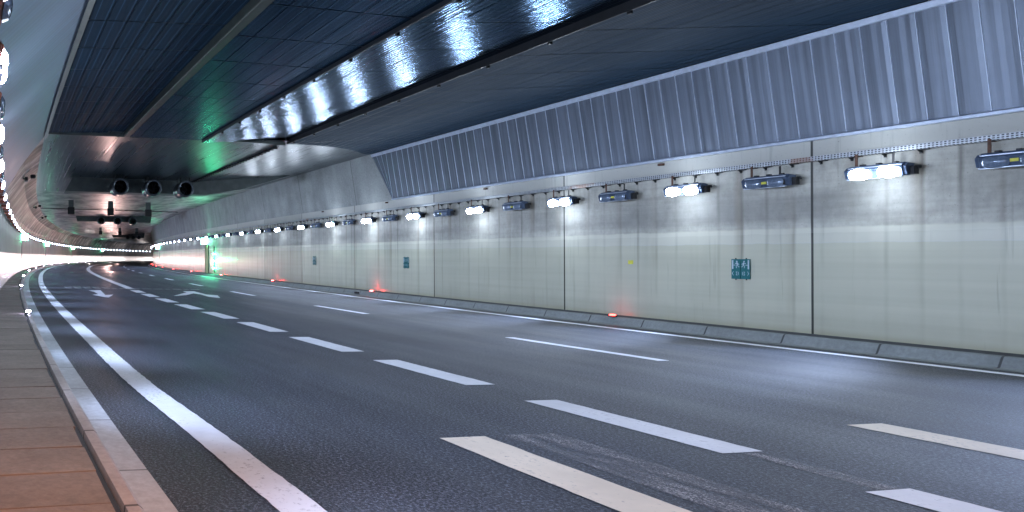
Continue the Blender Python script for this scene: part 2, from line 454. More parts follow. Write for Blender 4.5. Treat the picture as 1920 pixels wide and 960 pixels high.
# ------------------------------------------------------------------ large structure
SEG = .5
road = quad_strip('road', .74, 10.52, SMIN+1, SMAX-2, -1.0, ASPH, st=.5); tag(road, kind='structure')
gut = sweep('gutter', [(.74, -1.0+.004), (.565, -.992), (.555, -1.0)], SMIN+1, SMAX-2, GUTT); tag(gut, kind='structure')
zk = -.885
kl = sweep('kerb', [(.562, -1.0), (.552, -.9), (.535, zk), (.487, zk), (.483, zk-.03), (.483, zk-.08)], SMIN+1, SMAX-2, KERB, smooth=False); tag(kl, kind='structure')
# walkway slabs, laid across, each a little uneven
V, U, Fc = [], [], []
s = -14.0
while s < 62:
    L = .395 if s < 30 else 1.2
    dz = random.uniform(-.002, .002); e = .452+random.uniform(-.010, .008); g = .005
    for (a, d) in ((s+g, WL(s)-.02), (s+g, e), (s+L-g, e), (s+L-g, WL(s)-.02)):
        V.append(P(a, d, zk-.006+dz+random.uniform(-.002, .002))); U.append((a*M+random.random()*0, d*M+round(s*7) % 5*3.1))
    for (a, d) in ((s+g, WL(s)-.02), (s+g, e), (s+L-g, e), (s+L-g, WL(s)-.02)):
        V.append(P(a, d, zk-.045)); U.append((a*M, d*M+.1))
    b0 = len(V)-8
    Fc += [(b0, b0+3, b0+2, b0+1), (b0, b0+1, b0+5, b0+4), (b0+1, b0+2, b0+6, b0+5), (b0+2, b0+3, b0+7, b0+6)]
    s += L
walk = mesh_obj('walkway', V, Fc, SLAB, None, U); tag(walk, kind='structure')
base = sweep('walkway_bed', [(.484, zk-.04), (lambda s: WL(s)-.02, zk-.04)], SMIN+1, 62, DARKC); tag(base, kind='structure')
base2 = sweep('walkway_far', [(.484, zk-.004), (lambda s: WL(s)-.02, zk-.004)], 62, SMAX-2, DARKC); tag(base2, kind='structure')
kr = sweep('kerb_right', [(10.50, -1.001), (10.52, -.985), (10.57, -.885), (10.585, -.873), (10.64, -.870)], SMIN+1, SMAX-2, KERBR); tag(kr, kind='structure')
fr = sweep('footway_right', [(10.64, -.871), (10.755, -.845)], SMIN+1, SMAX-2, DARKC); tag(fr, kind='structure')
gr = quad_strip('gutter_right', 10.28, 10.50, SMIN+1, SMAX-2, -.997, KERBR); tag(gr, kind='structure')

# walls (a thing each)
wall_r = sweep('tunnel_wall', [(WR, -.845), (WR, 1.755)], SMIN+1, SMAX-2, RWALL, st=.5)
tag(wall_r, 'long pale concrete wall on the right with lamp row, leak streaks and block joints', 'wall')
wall_l = sweep('tunnel_wall', [(WL, -.93), (WL, 1.5)], SMIN+1, SMAX-2, LWALL, st=.5)
tag(wall_l, 'curved wall on the left that sweeps round the bend, white painted below', 'wall')
# concrete haunches + ceiling beyond the metal cladding
hr = sweep('haunch', [(WR, 1.745), (10.53, 3.14)], 15.5, SMAX-2, HAUN, wall_r, st=.5)
def zt(s): return 1.45
hl = sweep('haunch', [(WL, 1.5), (lambda s: WL(s)+.10, 1.72), (.62, 2.40), (1.04, 2.73)], 15.0, SMAX-2, RHAUN, wall_l, st=.5)
ceil = sweep('ceiling', [(10.53, 3.14), (6.6, 2.72), (1.04, 2.73)], 15.5, 31, CONC, st=.5); tag(ceil, kind='structure')
ceil2 = sweep('ceiling', [(10.53, 3.14), (6.6, 2.72), (1.04, 2.73)], 31, SMAX-2, FCEIL, ceil, st=.5)
# light-tight roof over the cladding
roof = sweep('roof_slab', [(WR+.05, 1.75), (WR+.05, 3.4), (-.4, 3.4), (-.4, 1.45)], SMIN+1, 17.5, BEAMC, st=1); tag(roof, kind='structure')

# right sloping cladding: individual slats with a little random tilt
RI = []
def slats():
    V, U, Fc = [], [], []; VR = []
    p0 = (10.71, 1.765); p1 = (10.49, 3.09); nx, nz = -.987, -.16
    a0 = -12.0; a1 = 19.4; wd = .285; k = 0; s = a0
    def pt(s, t, off):
        d = p0[0]+(p1[0]-p0[0])*t+nx*off; z = p0[1]+(p1[1]-p0[1])*t+nz*off
        return P(s, d, z)
    while s < a1:
        sub = 5; t1 = random.gauss(0, .0032); t2 = random.gauss(0, .0032)
        lim0, lim1 = 18.5, 19.3
        f = lambda q, t: min(q, lim0+(lim1-lim0)*t)
        for i in range(sub):
            x0 = s+wd*i/sub; x1 = s+wd*(i+1)/sub
            bul = [0, .002+t1*.25, .001, .0025+t2*.25, .001, 0]
            o0 = bul[i]+t1*.6*(i/sub-.5); o1 = bul[i+1]+t2*.6*((i+1)/sub-.5)
            b0 = len(V); gx = gy = 0
            ts = [0, .25, .5, .75, 1]
            for t in ts:
                j = 0
                for x, o in ((x0+gx, o0+j), (x1-gy, o1+j)):
                    xx = f(x, t); V.append(pt(xx, t, o)); U.append((xx*M, t*1.34*M))
            for q in range(len(ts)-1):
                Fc.append((b0+2*q, b0+2*q+1, b0+2*q+3, b0+2*q+2))
        # seam rib
        VR.append(s)
        b0 = len(V)
        for t in (0, 1):
            for x, o in ((s-.006, .001), (s-.003, .011), (s+.003, .011), (s+.006, .001)):
                xx = f(x, t); V.append(pt(xx, t, o)); U.append((xx*M, t*1.34*M))
        for q in range(3): Fc.append((b0+q, b0+q+1, b0+q+5, b0+q+4)); RI.append(len(Fc)-1)
        s += wd; k += 1
    return V, Fc, U
V, Fc, U = slats()
_ri = set(RI)
clad = mesh_obj('wall_cladding', V, Fc, [SLAT, TRIM], None, U, midx=[1 if i in _ri else 0 for i in range(len(Fc))])
tag(clad, 'sloping blue-grey aluminium slat cladding above the right wall', 'cladding')
bt = sweep('bottom_trim', [(10.73, 1.742), (10.66, 1.742), (10.66, 1.775), (10.71, 1.80)], -12, 18.5, TRIM, clad, st=.4)
tt = sweep('top_trim', [(10.505, 3.03), (10.46, 3.03), (10.44, 3.10), (10.50, 3.12)], -12, 19.3, TRIM, clad, st=.4)
# left cladding
def pl(t): return (lambda s: WL(s)+.02+(1.02-.02-WL(s))*t, 1.52+(2.68-1.52)*t)
lc = sweep('wall_cladding', [pl(0), pl(.25), pl(.5), pl(.75), pl(1)], -12, 18, LPAN, None, st=.3, ends=[20.2, 18.6, 17.4, 16.8, 16.3])
tag(lc, 'plain sloping grey-blue cladding above the lamps on the left', 'cladding')
lt = sweep('edge_trim', [(1.00, 2.62), (1.06, 2.60), (1.07, 2.75)], -12, 16.3, BEAMM, lc, st=.4)

# ceiling cladding: boards in four strips, boards lie at slightly different tilts
def strip(name, d0, z0, d1, z1, nb, matr, label, tilt, a0=-12.0, a1=15.65, L=1.10, endf=None):
    V, U, Fc = [], [], []; i = 0
    off = (8.087 % L)
    k0 = int((a0-off)/L)-1; s = off+k0*L
    while s < a1:
        sa, sb = max(s, a0), min(s+L, a1)
        if sb-sa > .02:
            for b in range(nb):
                ta, tb = b/nb, (b+1)/nb
                da, db = d0+(d1-d0)*ta, d0+(d1-d0)*tb; za, zb = z0+(z1-z0)*ta, z0+(z1-z0)*tb
                w_ = (d1-d0)/nb
                e = random.gauss(0, tilt)*w_; e2 = random.gauss(0, tilt*.5)*w_
                m = random.gauss(0, tilt*.3)*w_
                g = .004
                eb = sb-.018
                for (q, d, z) in ((sa+.004, da+g, za-e/2), (sa+.004, db-g, zb+e/2), (eb, db-g, zb+e2/2+m), (eb, da+g, za-e2/2+m)):
                    if endf: q = min(q, endf(d))
                    V.append(P(q, d, z)); U.append((q*M, d*M))
                n0 = len(V)-4; Fc.append((n0, n0+1, n0+2, n0+3))
        s += L
    o = mesh_obj(name, V, Fc, matr, None, U); tag(o, label, 'ceiling cladding', 'ceiling board strips between the beams')
    return o
endf = tab((1, 15.9), (4.6, 15.6), (6.5, 15.75), (8.2, 16.9), (9.3, 18.0), (10.5, 19.3))
strip('ceiling_cladding', 1.06, 2.66, 2.70, 2.745, 7, CEILD, 'dark ceiling boards, leftmost strip, beside the grey-blue sloping cladding', .012, a1=15.75)
strip('ceiling_cladding', 2.83, 2.64, 4.48, 2.64, 8, CEILM, 'second strip of dark ceiling boards with faint green and red reflections', .010, a1=15.6)
strip('ceiling_cladding', 4.50, 2.60, 6.51, 2.775, 20, CEILG, 'third strip of glossy ceiling boards mirroring the lamps as white smears', .022, a1=15.65)
strip('ceiling_cladding', 6.54, 2.69, 10.47, 3.115, 15, CEILD, 'broad darkest strip of ceiling boards above the sloping slats on the right', .008, a1=19.4, endf=endf)
def beam(d0, d1, zb, zt_, m_, label, a1, hooks=True):
    o = sweep('ceiling_beam', [(d0, zt_), (d0, zb+.01), (d0+.01, zb), (d1-.01, zb), (d1, zb+.01), (d1, zt_)], -12, a1, m_, None, st=.5)
    tag(o, label, 'beam', 'long beams under the ceiling boards')
    if hooks:
        mb = MB(); ss = srange(4, a1-.3, 1.10)
        for s_ in ss:
            V = []; F2 = []; b0 = 0
            for q in (s_-.02, s_+.02):
                for dd in (d1-.005, d1+.03):
                    for zz in (zb-.02, zb+.04): V.append(P(q, dd, zz))
            for f in ((0, 1, 3, 2), (4, 6, 7, 5), (0, 4, 5, 1), (2, 3, 7, 6), (0, 2, 6, 4), (1, 5, 7, 3)): F2.append(tuple(b0+i for i in f))
            mesh_obj('clip', V, F2, BLACK, o)
    return o
beam(2.70, 2.83, 2.63, 2.80, BEAMM, 'broad greenish beam, leftmost of the three under the ceiling', 15.6, False)
beam(4.455, 4.50, 2.592, 2.80, BLACK, 'middle dark beam under the ceiling, ending in the green reflection', 15.6)
beam(6.50, 6.54, 2.675, 2.82, BLACK, 'right-hand dark beam under the ceiling, edging the lamp reflections', 15.7)
# fascia closing the cladding ends
V = []; F2 = []
for i, d in enumerate([1.05, 2.0, 3.3, 4.6, 5.6, 6.5]):
    V += [P(endf(d)+.01, d, 2.66), P(endf(d)+.01, d, 3.1)]
    if i: F2.append((2*i-2, 2*i-1, 2*i+1, 2*i))
fa = mesh_obj('cladding_end_fascia', V, F2, BEAMC); tag(fa, kind='structure')
# concrete soffit patch between station 15.5 and the real ceiling (same sheet continues) is covered by the ceiling object

# ------------------------------------------------------------------ road markings (children of the road)
ZM = -1.0+.0035
e_r = tab((3, 10.0), (6, 9.97), (8.7, 9.88), (12, 9.84), (18, 9.84), (26, 10.0), (40, 10.12), (60, 10.2), (200, 10.2))
e_l = tab((0, 1.24), (3.8, 1.225), (5.6, 1.175), (9, 1.185), (24, 1.17), (33, 1.20), (45, 1.17), (60, 1.1), (200, 1.1))
m_k = tab((0, 4.03), (3, 4.02), (6, 3.96), (8, 3.92), (12.3, 3.89), (17, 3.84), (21, 3.86), (26, 3.97), (40, 4.08), (200, 4.1))
m_n = tab((0, 7.1), (6.4, 7.07), (8.6, 6.95), (13, 6.97), (19, 6.87), (26, 6.97), (36, 7.15), (50, 7.3), (80, 7.35), (200, 7.35))
def off(f, o): return lambda s: f(s)+o
quad_strip('edge_line', off(e_l, -.095), off(e_l, .095), -14, 205, ZM, WPAINT, road, .4)
quad_strip('edge_line', off(e_r, -.09), off(e_r, .09), -14, 205, ZM, PAINT2, road, .4)
for k in range(-6, 9):
    a = 3.10+2.13*k; quad_strip('lane_dash', off(m_k, -.14), off(m_k, .14), a, a+1.47, ZM, WPAINT, road, .3)
quad_strip('lane_line', off(m_k, -.125), off(m_k, .125), 22.3, 170, ZM, WPAINT, road, .4)
for k in range(-2, 14):
    a = 6.38+6.40*k; quad_strip('lane_dash', off(m_n, -.075), off(m_n, .075), a, a+2.3, ZM, PAINT2, road, .3)
quad_strip('guide_line', 2.52, 2.82, -8, 3.65, ZM, WARMLIT, road, .3)
quad_strip('guide_line', 5.45, 5.76, 1.2, 3.55, ZM, WARMLIT, road, .3)
quad_strip('scraped_line', 2.94, 3.32, 1.6, 3.65, ZM+.0005, SCRAPE, road, .2)
quad_strip('scraped_line', 3.98, 4.12, 2.45, 3.08, ZM+.0005, SCRAPE, road, .2)
def poly(name, pts, m_):
    V = [P(a, d, ZM) for a, d in pts]
    mesh_obj(name, V, [tuple(range(len(V)))], m_, road, [(a*M, d*M) for a, d in pts])
ARROWS = [[(21.138, 2.44), (21.388, 2.819), (19.373, 2.696), (18.71, 2.653), (18.967, 2.897), (17.588, 2.606), (17.688, 2.519), (18.779, 2.324), (19.115, 2.512), (20.283, 2.524)], [(18.595, 4.441), (20.06, 5.045), (20.391, 5.219), (21.267, 5.295), (21.349, 5.666), (19.452, 5.573), (19.085, 5.788), (17.793, 5.498), (18.369, 5.344), (19.597, 5.418), (20.044, 5.334), (19.354, 5.036), (18.992, 4.876)]]
for pts in ARROWS: poly('arrow', pts, WPAINT)
x = 3.3
while x < 6.2:
    wv = random.choice([.16, .22, .3]); quad_strip('worn_letter', x, x+wv, 22.35+(x-3.3)*.02, 22.75+(x-3.3)*.02, ZM, GPAINT, road, .4); x += wv+.07
for i in range(5):
    x = 1.85+i*.30
    quad_strip('worn_letter', x, x+.2, 22.4, 22.8, ZM, GPAINT, road, .4); quad_strip('worn_letter', x+.06, x+.25, 23.0, 23.4, ZM, GPAINT, road, .4, skew=.3)
    quad_strip('worn_letter', x, x+.08, 22.8, 23.6, ZM, GPAINT, road, .4)
for nm in ('drain',):
    mb = MB()
    for q in (-.16, .04): mb.box((q+.06, -.0, .0), (.14, .05, .07))
    dr = mb.build('drain_inlet', BLACK); place(dr, 20.4, 10.52, -.94, 'R'); tag(dr, 'pair of small dark drain openings in the right kerb face', 'drain')

# ------------------------------------------------------------------ cable trays
def tray(side, a0, a1, z):
    dw = (lambda s: WR) if side == 'R' else WL
    sg = -1 if side == 'R' else 1
    o = sweep('cable_tray', [(off(dw, sg*.004), z+.03), (off(dw, sg*.055), z+.034), (off(dw, sg*.058), z-.028), (off(dw, sg*.03), z-.033)], a0, a1, GALV, None, st=.4)
    return o
tr = tray('R', -12, 205, 1.495); tag(tr, 'perforated galvanised cable tray above the lamps on the right wall', 'cable tray')
tl = tray('L', -12, 205, 1.44); tag(tl, 'cable tray above the lamps on the curved left wall', 'cable tray')
brk = MB(); brk.prism([(0, 0), (.07, 0), (.07, -.012), (0, -.05)], -.012, .012); brk.box((0, .012, -.03), (.035, .01, .06)); brk.box((-.06, .045, -.006), (.12, .035, .012))
b0 = brk.build('bracket', BLACK, tr)
for k in range(-2, 60):
    b = b0 if k == -2 else copy_tree(b0, tr)
    place(b, 7.061+.3634*k, WR-.004, 1.462, 'R'); b.scale = (1, 1, 1)

# ------------------------------------------------------------------ wall lamps
def lamp_meshes(lit, hm):
    """local frame: x along the wall, y into the tunnel, origin on the wall face behind the lamp"""
    prof = [(.10, .10), (.24, .115), (.31, .05), (.27, -.10), (.11, -.09)]
    parts = []
    parts.append(('housing', MB().prism(prof, -.37, .37), hm, .006))
    for sx in (-1, 1):
        q = [(y*1.0+(.0), z) for y, z in [(.115, .085), (.235, .10), (.295, .045), (.26, -.085), (.12, -.075)]]
        parts.append(('end_cap', MB().prism(q, sx*.37, sx*.415), hm, .004))
    return parts
def glass_part(x0, x1):
    # bulged pane on the sloped front: front runs from (.31,.05) to (.27,-.10)
    mb = MB(); nx = 10; ny = 6; c = []
    for i in range(nx+1):
        for j in range(ny+1):
            u = -1+2*i/nx; v = -1+2*j/ny
            # rounded-rectangle map
            x = (x0+x1)/2+(x1-x0)/2*u*math.sqrt(1-v*v*.35)
            t = v*math.sqrt(1-u*u*.35)
            y = .292-.018*(-t)*1.0; z = -.032+.084*t
            bul = .045*max(0, (1-u*u))**.5*max(0, (1-v*v))**.5
            mb.v.append((x, y+bul+.004+(.0), z-bul*.45))
    for i in range(nx):
        for j in range(ny):
            a = i*(ny+1)+j; mb.f.append((a, a+1, a+ny+2, a+ny+1)); mb.m.append(0)
    return mb
def build_lamp(lit, hm, full=True):
    root = empty('wall_lamp', (0, 0, 0))
    for nm, mb, m_, bv in lamp_meshes(lit, hm): mb.build(nm, m_, root, bevel=bv)
    fr_ = MB().box((0, .285, .075), (.72, .012, .02)).box((0, .285, -.105), (.74, .03, .014)); fr_.build('front_lip', LIP, root)
    for x0, x1 in ((-.345, -.045), (.045, .345)):
        o = glass_part(x0, x1).build('lamp_glass', LIT if lit else GLASS, root, smooth=True)
    if not lit:
        MB().box((-.005, .304, -.02), (.085, .012, .045)).build('sticker', YEL, root)
        MB().box((-.37+.05, .298, -.03), (.07, .012, .09)).build('catch', BLACK, root)
    for x in (-.22, 0.0, .22): MB().box((x, .18, .125), (.05, .07, .03)).build('hinge', BLACK, root)
    MB().box((-.44, .17, -.02), (.07, .10, .13)).box((-.47, .13, .03), (.06, .05, .05)).build('junction_box', BLACK, root, bevel=.006)
    MB().box((.33, .15, .21), (.04, .008, .22)).box((.35, .06, .29), (.03, .18, .008)).build('strap', STRAP, root)
    MB().box((-.16, .14, .19), (.03, .008, .17)).build('strap', BLACK, root)
    return root
def build_far(lit, hm):
    mb = MB()
    for nm, m2, m_, bv in lamp_meshes(lit, hm):
        n0 = len(mb.v); mb.v += m2.v; mb.f += [tuple(i+n0 for i in f) for f in m2.f]; mb.m += [0]*len(m2.f)
    for x0, x1 in ((-.345, -.045), (.045, .345)):
        g = glass_part(x0, x1); n0 = len(mb.v); mb.v += g.v; mb.f += [tuple(i+n0 for i in f) for f in g.f]; mb.m += [1]*len(g.f)
    return mb.build('wall_lamp', [hm, LITF if lit else GLASS])
ORD = 'first second third fourth fifth sixth seventh eighth ninth tenth eleventh twelfth thirteenth fourteenth fifteenth sixteenth seventeenth eighteenth nineteenth twentieth'.split()
protoN = {}
def put_lamp(key, s, side, lit, hm, label, group, full):
    if key not in protoN:
        protoN[key] = build_lamp(lit, hm) if full else build_far(lit, hm); o = protoN[key]
    else: o = copy_tree(protoN[key])
    d = WR if side == 'R' else WL(s)
    place(o, s, d, 1.235 if side == 'R' else 1.2, side)
    tag(o, label, 'lamp', group)
    return o
SL = 6.68
for k in range(-5, 36):                         # right wall, lit lamps
    s = SL+2.616*k; full = 0 <= k < 10
    if k < 0: lab = 'lit lamp on the right wall, before the right edge of the photo'
    elif k < 18: lab = 'lit white twin-pane lamp, %s from the right edge on the right wall' % ORD[k]
    else: lab = 'tiny lit lamp far down the right wall where the row merges near the bend'
    put_lamp('Rl%d' % full, s, 'R', True, HOUS, lab, 'lit lamps along the right wall', full)
for k in range(-4, 22):
    s = SL+2.616*k+1.33; full = -1 <= k < 10
    if k < -1: continue
    if k+1 < 20: lab = 'unlit blue-grey lamp housing, %s from the right edge on the right wall' % ORD[k+1]
    else: lab = 'small dark unlit lamp housing far along the right wall between lit ones'
    put_lamp('Ru%d' % full, s, 'R', False, HOUS, lab, 'unlit lamps along the right wall', full)
for k in range(-6, 62):
    s = 4.65+2.6*k; full = 0 <= k < 3
    if k < 0: lab = 'lit lamp on the left wall, out of the photo above its left edge'
    elif k < 12: lab = 'lit lamp on the left wall, %s from the top of the left edge' % ORD[k]
    else: lab = 'tiny lit lamp in the dense row sweeping round the far left wall'
    put_lamp('Ll%d' % full, s, 'L', True, HOUSL, lab, 'lit lamps along the left wall', full)
for k in range(-1, 12):
    s = 4.65+2.6*k+1.3; full = 0 <= k < 3
    if k < 0: lab = 'unlit lamp housing on the left wall at the very top corner of the photo'
    else: lab = 'unlit lamp housing tinted reddish by warm light on the left wall, %s below the big lit lamp' % ORD[k]
    put_lamp('Lu%d' % full, s, 'L', False, HOUSL, lab, 'unlit lamps along the left wall', full)

# ------------------------------------------------------------------ marker lights
def marker(mcol, nm):
    r = empty(nm, (0, 0, 0))
    MB().box((0, 0, .012), (.16, .12, .024)).build('base', BLACK, r, bevel=.004)
    MB().box((0, 0, .036), (.11, .09, .03)).build('lens', mcol, r, bevel=.008)
    return r
REDF = emit('bright_red_lens', (1.0, .05, .05), 34)
mk = marker(RED, 'marker_light'); mk2 = marker(REDF, 'marker_light')
for k in range(0, 12):
    o = mk if k == 0 else mk2 if k == 1 else copy_tree(mk2)
    s = 10.68+8.83*k; place(o, s, 10.56, -.868, 'R')
    tag(o, ('red marker light on the right kerb, %s from the right' % ORD[k]) if k < 8 else 'tiny red marker light at the far end of the right kerb', 'marker light', 'red marker lights on the right kerb')
mk = marker(WHT, 'marker_light')
for k in range(0, 12):
    o = mk if k == 0 else copy_tree(mk)
    s = 11.2+9.6*k; place(o, s, .51, zk+.004, 'L'); o.scale = (1, 1, 1)
    tag(o, ('violet-white marker light on the left kerb, %s from the camera' % ORD[k]) if k < 8 else 'tiny white marker light at the far end of the left kerb', 'marker light', 'white marker lights on the left kerb')

# ------------------------------------------------------------------ escape signs on the right wall
def esc_sign():
    """two plates side by side: door bar, running figure, arrow with distance panel; local x along wall"""
    r = empty('escape_sign', (0, 0, 0)); W2 = .175; Hh = .38
    for sx in (-1, 1):
        MB().box((sx*(W2/2+.004), .010, 0), (W2-.004, .012, Hh)).build('plate', TEAL, r)
        g = MB()
        X = lambda v: sx*v
        g.box((X(.150), .018, .085), (.026, .004, .17))            # door bar at the outer edge
        g.box((X(.118), .018, .075), (.045, .004, .012))
        # running figure
        g.ring((X(.070), .018, .145), 'y', [(.0001, 0), (.014, 0), (.014, .003)], 12)
        def bar(x0, z0, x1, z1, t):
            n = len(g.v); dx, dz = x1-x0, z1-z0; L = math.hypot(dx, dz); px, pz = -dz/L*t/2, dx/L*t/2
            for (x_, z_) in ((x0+px, z0+pz), (x1+px, z1+pz), (x1-px, z1-pz), (x0-px, z0-pz)):
                g.v.append((X(x_), .0205, z_))
            g.f.append((n, n+1, n+2, n+3)); g.m.append(0)
        for a in ((.066, .128, .058, .075, .026), (.064, .12, .095, .10, .010), (.095, .10, .105, .118, .010), (.062, .118, .038, .10, .010), (.038, .10, .028, .078, .010),
                  (.058, .078, .082, .052, .012), (.082, .052, .072, .018, .012), (.056, .078, .040, .045, .012), (.040, .045, .018, .040, .011)): bar(*a)
        # arrow head pointing outward, near the lower outer edge
        n = len(g.v)
        for (x_, z_) in ((.128, -.045), (.150, -.085), (.128, -.125), (.136, -.045), (.163, -.085), (.136, -.125)): g.v.append((X(x_), .0205, z_))
        g.f += [(n, n+3, n+4, n+1), (n+1, n+4, n+5, n+2)]; g.m += [0, 0]
        # distance digits, worn
        for a in ((.040, -.055, .040, -.115, .008), (.055, -.055, .085, -.055, .008), (.085, -.055, .065, -.085, .008), (.065, -.085, .085, -.115, .008), (.055, -.115, .085, -.115, .008)): bar(*a)
        g.build('pictogram', SIGNW, r)
    for sx in (-1, 1): MB().box((sx*.10, .004, 0), (.02, .008, .42)).build('rail', BLACK, r)
    return r
es = esc_sign()
for i, (s, z) in enumerate(((8.522, .008), (17.85, .003), (24.24, .010))):
    o = es if i == 0 else copy_tree(es)
    place(o, s, WR-.006, z, 'R')
    tag(o, ['nearest green escape route sign with two running figures, below the unlit lamp', 'small escape route sign midway along the right wall', 'smallest, farthest escape route sign on the right wall'][i], 'sign', 'escape route signs on the right wall')
yp = MB().box((0, .006, 0), (.12, .012, .085)).build('number_plate', YEL); place(yp, 10.478, WR-.002, .09, 'R')
tag(yp, 'small plain yellow plate on the pale part of the right wall', 'sign')
det = MB().box((0, .05, 0), (.12, .06, .05)).box((0, .02, .0), (.05, .05, .03)).build('detector', [STRAP], None, bevel=.004)
for i, s in enumerate((9.836, 14.382, 18.875, 23.406)):
    o = det if i == 0 else copy_tree(det)
    place(o, s, WR, 1.70, 'R')
    tag(o, 'small reddish detector box, %s from the right, just under the slat cladding line' % ORD[i], 'detector', 'detector boxes above the right lamp row')

# ------------------------------------------------------------------ green emergency signs and station lights
def green_box():
    r = empty('emergency_sign', (0, 0, 0))
    MB().box((.03, .25, 0), (.10, .50, .50)).build('case', BLACK, r, bevel=.01)
    MB().box((-.026, .25, 0), (.012, .46, .46)).build('face', GRNS, r)
    MB().box((.03, .02, -.9), (.04, .04, 1.4)).build('conduit', FANM, r)
    return r
gb = green_box(); first = True
for i, (s, side, z, lab) in enumerate(((41.5, 'L', 1.0, 'glowing green box sign on the left wall, nearest of the row there'), (67.5, 'L', 1.02, 'second glowing green box sign along the left wall'),
        (96, 'L', 1.0, 'third small green box sign along the left wall'), (125, 'L', 1.0, 'farthest tiny green box sign on the left wall'),
        (41.6, 'R', 1.02, 'glowing green box sign on the right wall above the green lamps'), (70, 'R', 1.0, 'tiny green box sign at the edge where the right wall curves away'))):
    o = gb if first else copy_tree(gb); first = False
    place(o, s, WR if side == 'R' else WL(s), z, side); tag(o, lab, 'sign', 'green emergency signs on the walls')
st_ = empty('emergency_station', (0, 0, 0))
MB().box((0, .03, .0), (.06, .06, 1.9)).build('post', BLACK, st_)
for z in (-.62, -.10, .41): MB().box((0, .09, z), (.30, .06, .12)).build('green_light', GRN, st_, bevel=.02)
gl = bpy.data.lights.new('green_glow', 'POINT'); gl.energy = 45; gl.color = (.06, 1, .45); gl.shadow_soft_size = .1; gl.specular_factor = 0
go = link(bpy.data.objects.new('green_glow', gl)); go.location = P(39.45, WR-.30, -.05)
place(st_, 39.6, WR, -.05, 'R'); tag(st_, 'column of three green lights on the right wall below the green box sign', 'light')
dm = simple('niche_door_paint', (.28, .36, .16), .5, 0, .15)
dr = empty('emergency_door', (0, 0, 0)); MB().box((0, .02, 1.05), (1.1, .03, 2.1)).build('leaf', dm, dr)
for sx in (-1, 1): MB().box((sx*.58, .025, 1.05), (.06, .06, 2.14)).build('jamb', BLACK, dr)
place(dr, 41.6, WR, -.84, 'R'); tag(dr, 'yellow-green door in the right wall beneath the green box sign', 'door')

# ------------------------------------------------------------------ cross beams, jet fans, hanging signal boxes
def cross(s, prof, th, label):
    V = [P(q, d, z) for q in (s, s+th) for d, z in prof]; n = len(prof)
    F2 = [tuple(range(n)), tuple(range(n, 2*n))[::-1]]+[(i, (i+1) % n, n+(i+1) % n, n+i) for i in range(n)]
    o = mesh_obj('cross_beam', V, F2, BEAMC); tag(o, label, 'beam', 'beams across the ceiling carrying the fans'); return o
cross(24.9, [(2.27, 2.74), (1.98, 2.22), (7.0, 2.27), (8.3, 2.52), (10.2, 3.12), (6.6, 2.74)], .8, 'nearest dark cross beam under the ceiling behind the three big fans')
cross(49.5, [(3.2, 2.74), (3.3, 2.38), (8.3, 2.38), (8.4, 2.93), (6.6, 2.74)], .9, 'second cross beam, behind the three smaller fans')
cross(92, [(5.6, 2.74), (5.7, 2.42), (9.6, 2.42), (9.7, 3.06), (6.6, 2.74)], 1.2, 'third, farthest cross beam low over the bend')
def fan():
    r = empty('jet_fan', (0, 0, 0)); R_ = .335
    MB().ring((0, 0, 0), 'x', [(R_*.80, -.55), (R_*1.02, -.62), (R_*1.06, -.58), (R_, -.50), (R_, .50), (R_*1.05, .6), (R_*.8, .55)], 36).build('casing', FANM, r, smooth=True)
    for x in (-.5, -.30): MB().ring((0, 0, 0), 'x', [(R_*1.0, x-.03), (R_*1.09, x-.03), (R_*1.09, x+.03), (R_*1.0, x+.03)], 36).build('band', FANM, r)
    MB().ring((0, 0, 0), 'x', [(R_*.79, -.55), (R_*.76, .5), (.001, .5)], 30).build('bore', BLACK, r)
    MB().ring((0, 0, 0), 'x', [(.001, -.42), (.07, -.36), (.09, -.1), (.09, .3)], 20).build('hub', BLACK, r, smooth=True)
    bl = MB()
    for i in range(8):
        a = i*math.pi/4; ca, sa = math.cos(a), math.sin(a); n = len(bl.v)
        for rr, tw, wd in ((.085, .9, .05), (R_*.74, .35, .07)):
            for sg in (-1, 1):
                t = sg*wd; bl.v.append((-.2+t*math.cos(tw)*.6, rr*ca-t*math.sin(tw)*sa, rr*sa+t*math.sin(tw)*ca))
        bl.f.append((n, n+1, n+3, n+2)); bl.m.append(0)
    bl.build('blades', FANM, r)
    for x in (-.35, .35):
        for y in (-.2, .2): MB().box((x, y, .42), (.05, .03, .34)).build('hanger', BLACK, r)
    MB().box((0, 0, .57), (.9, .5, .05)).build('mounting_frame', BLACK, r)
    return r
fn = fan(); first = True
for (s, ds, z, nm) in ((24.0, (3.73, 4.83, 5.93), 2.325, 'big'), (49.0, (4.90, 6.0, 7.02), 2.44, 'smaller'), (91, (7.6, 8.3, 9.0), 2.47, 'tiny far')):
    for i, d in enumerate(ds):
        o = fn if first else copy_tree(fn); first = False
        o.location = P(s, d, z); o.rotation_euler = (0, 0, math.pi/2-frame(s)[2])
        tag(o, '%s round jet fan, %s of its row of three under the ceiling' % (nm, ['left one', 'middle one', 'right one'][i]), 'fan', 'jet fans hung under the ceiling')
def sigbox():
    r = empty('signal_box', (0, 0, 0))
    MB().box((0, 0, 0), (.16, .40, .42)).build('case', BLACK, r, bevel=.01)
    MB().box((.02, 0, .42), (.10, .30, .44)).build('hanger', BEAMC, r)
    return r
sb = sigbox(); first = True
for (s, ds, z, nm, hz) in ((33, (2.58, 4.38, 6.12), 2.05, 'near', 1), (66, (5.12, 6.87, 8.4), 2.14, 'far', 1)):
    for i, d in enumerate(ds):
        o = sb if first else copy_tree(sb); first = False
        o.location = P(s, d, z); o.rotation_euler = (0, 0, math.pi/2-frame(s)[2])
        tag(o, 'black square signal box hanging from the ceiling, %s in the %s row of three' % (['leftmost', 'middle', 'rightmost'][i], nm), 'signal', 'lane signal boxes under the ceiling')
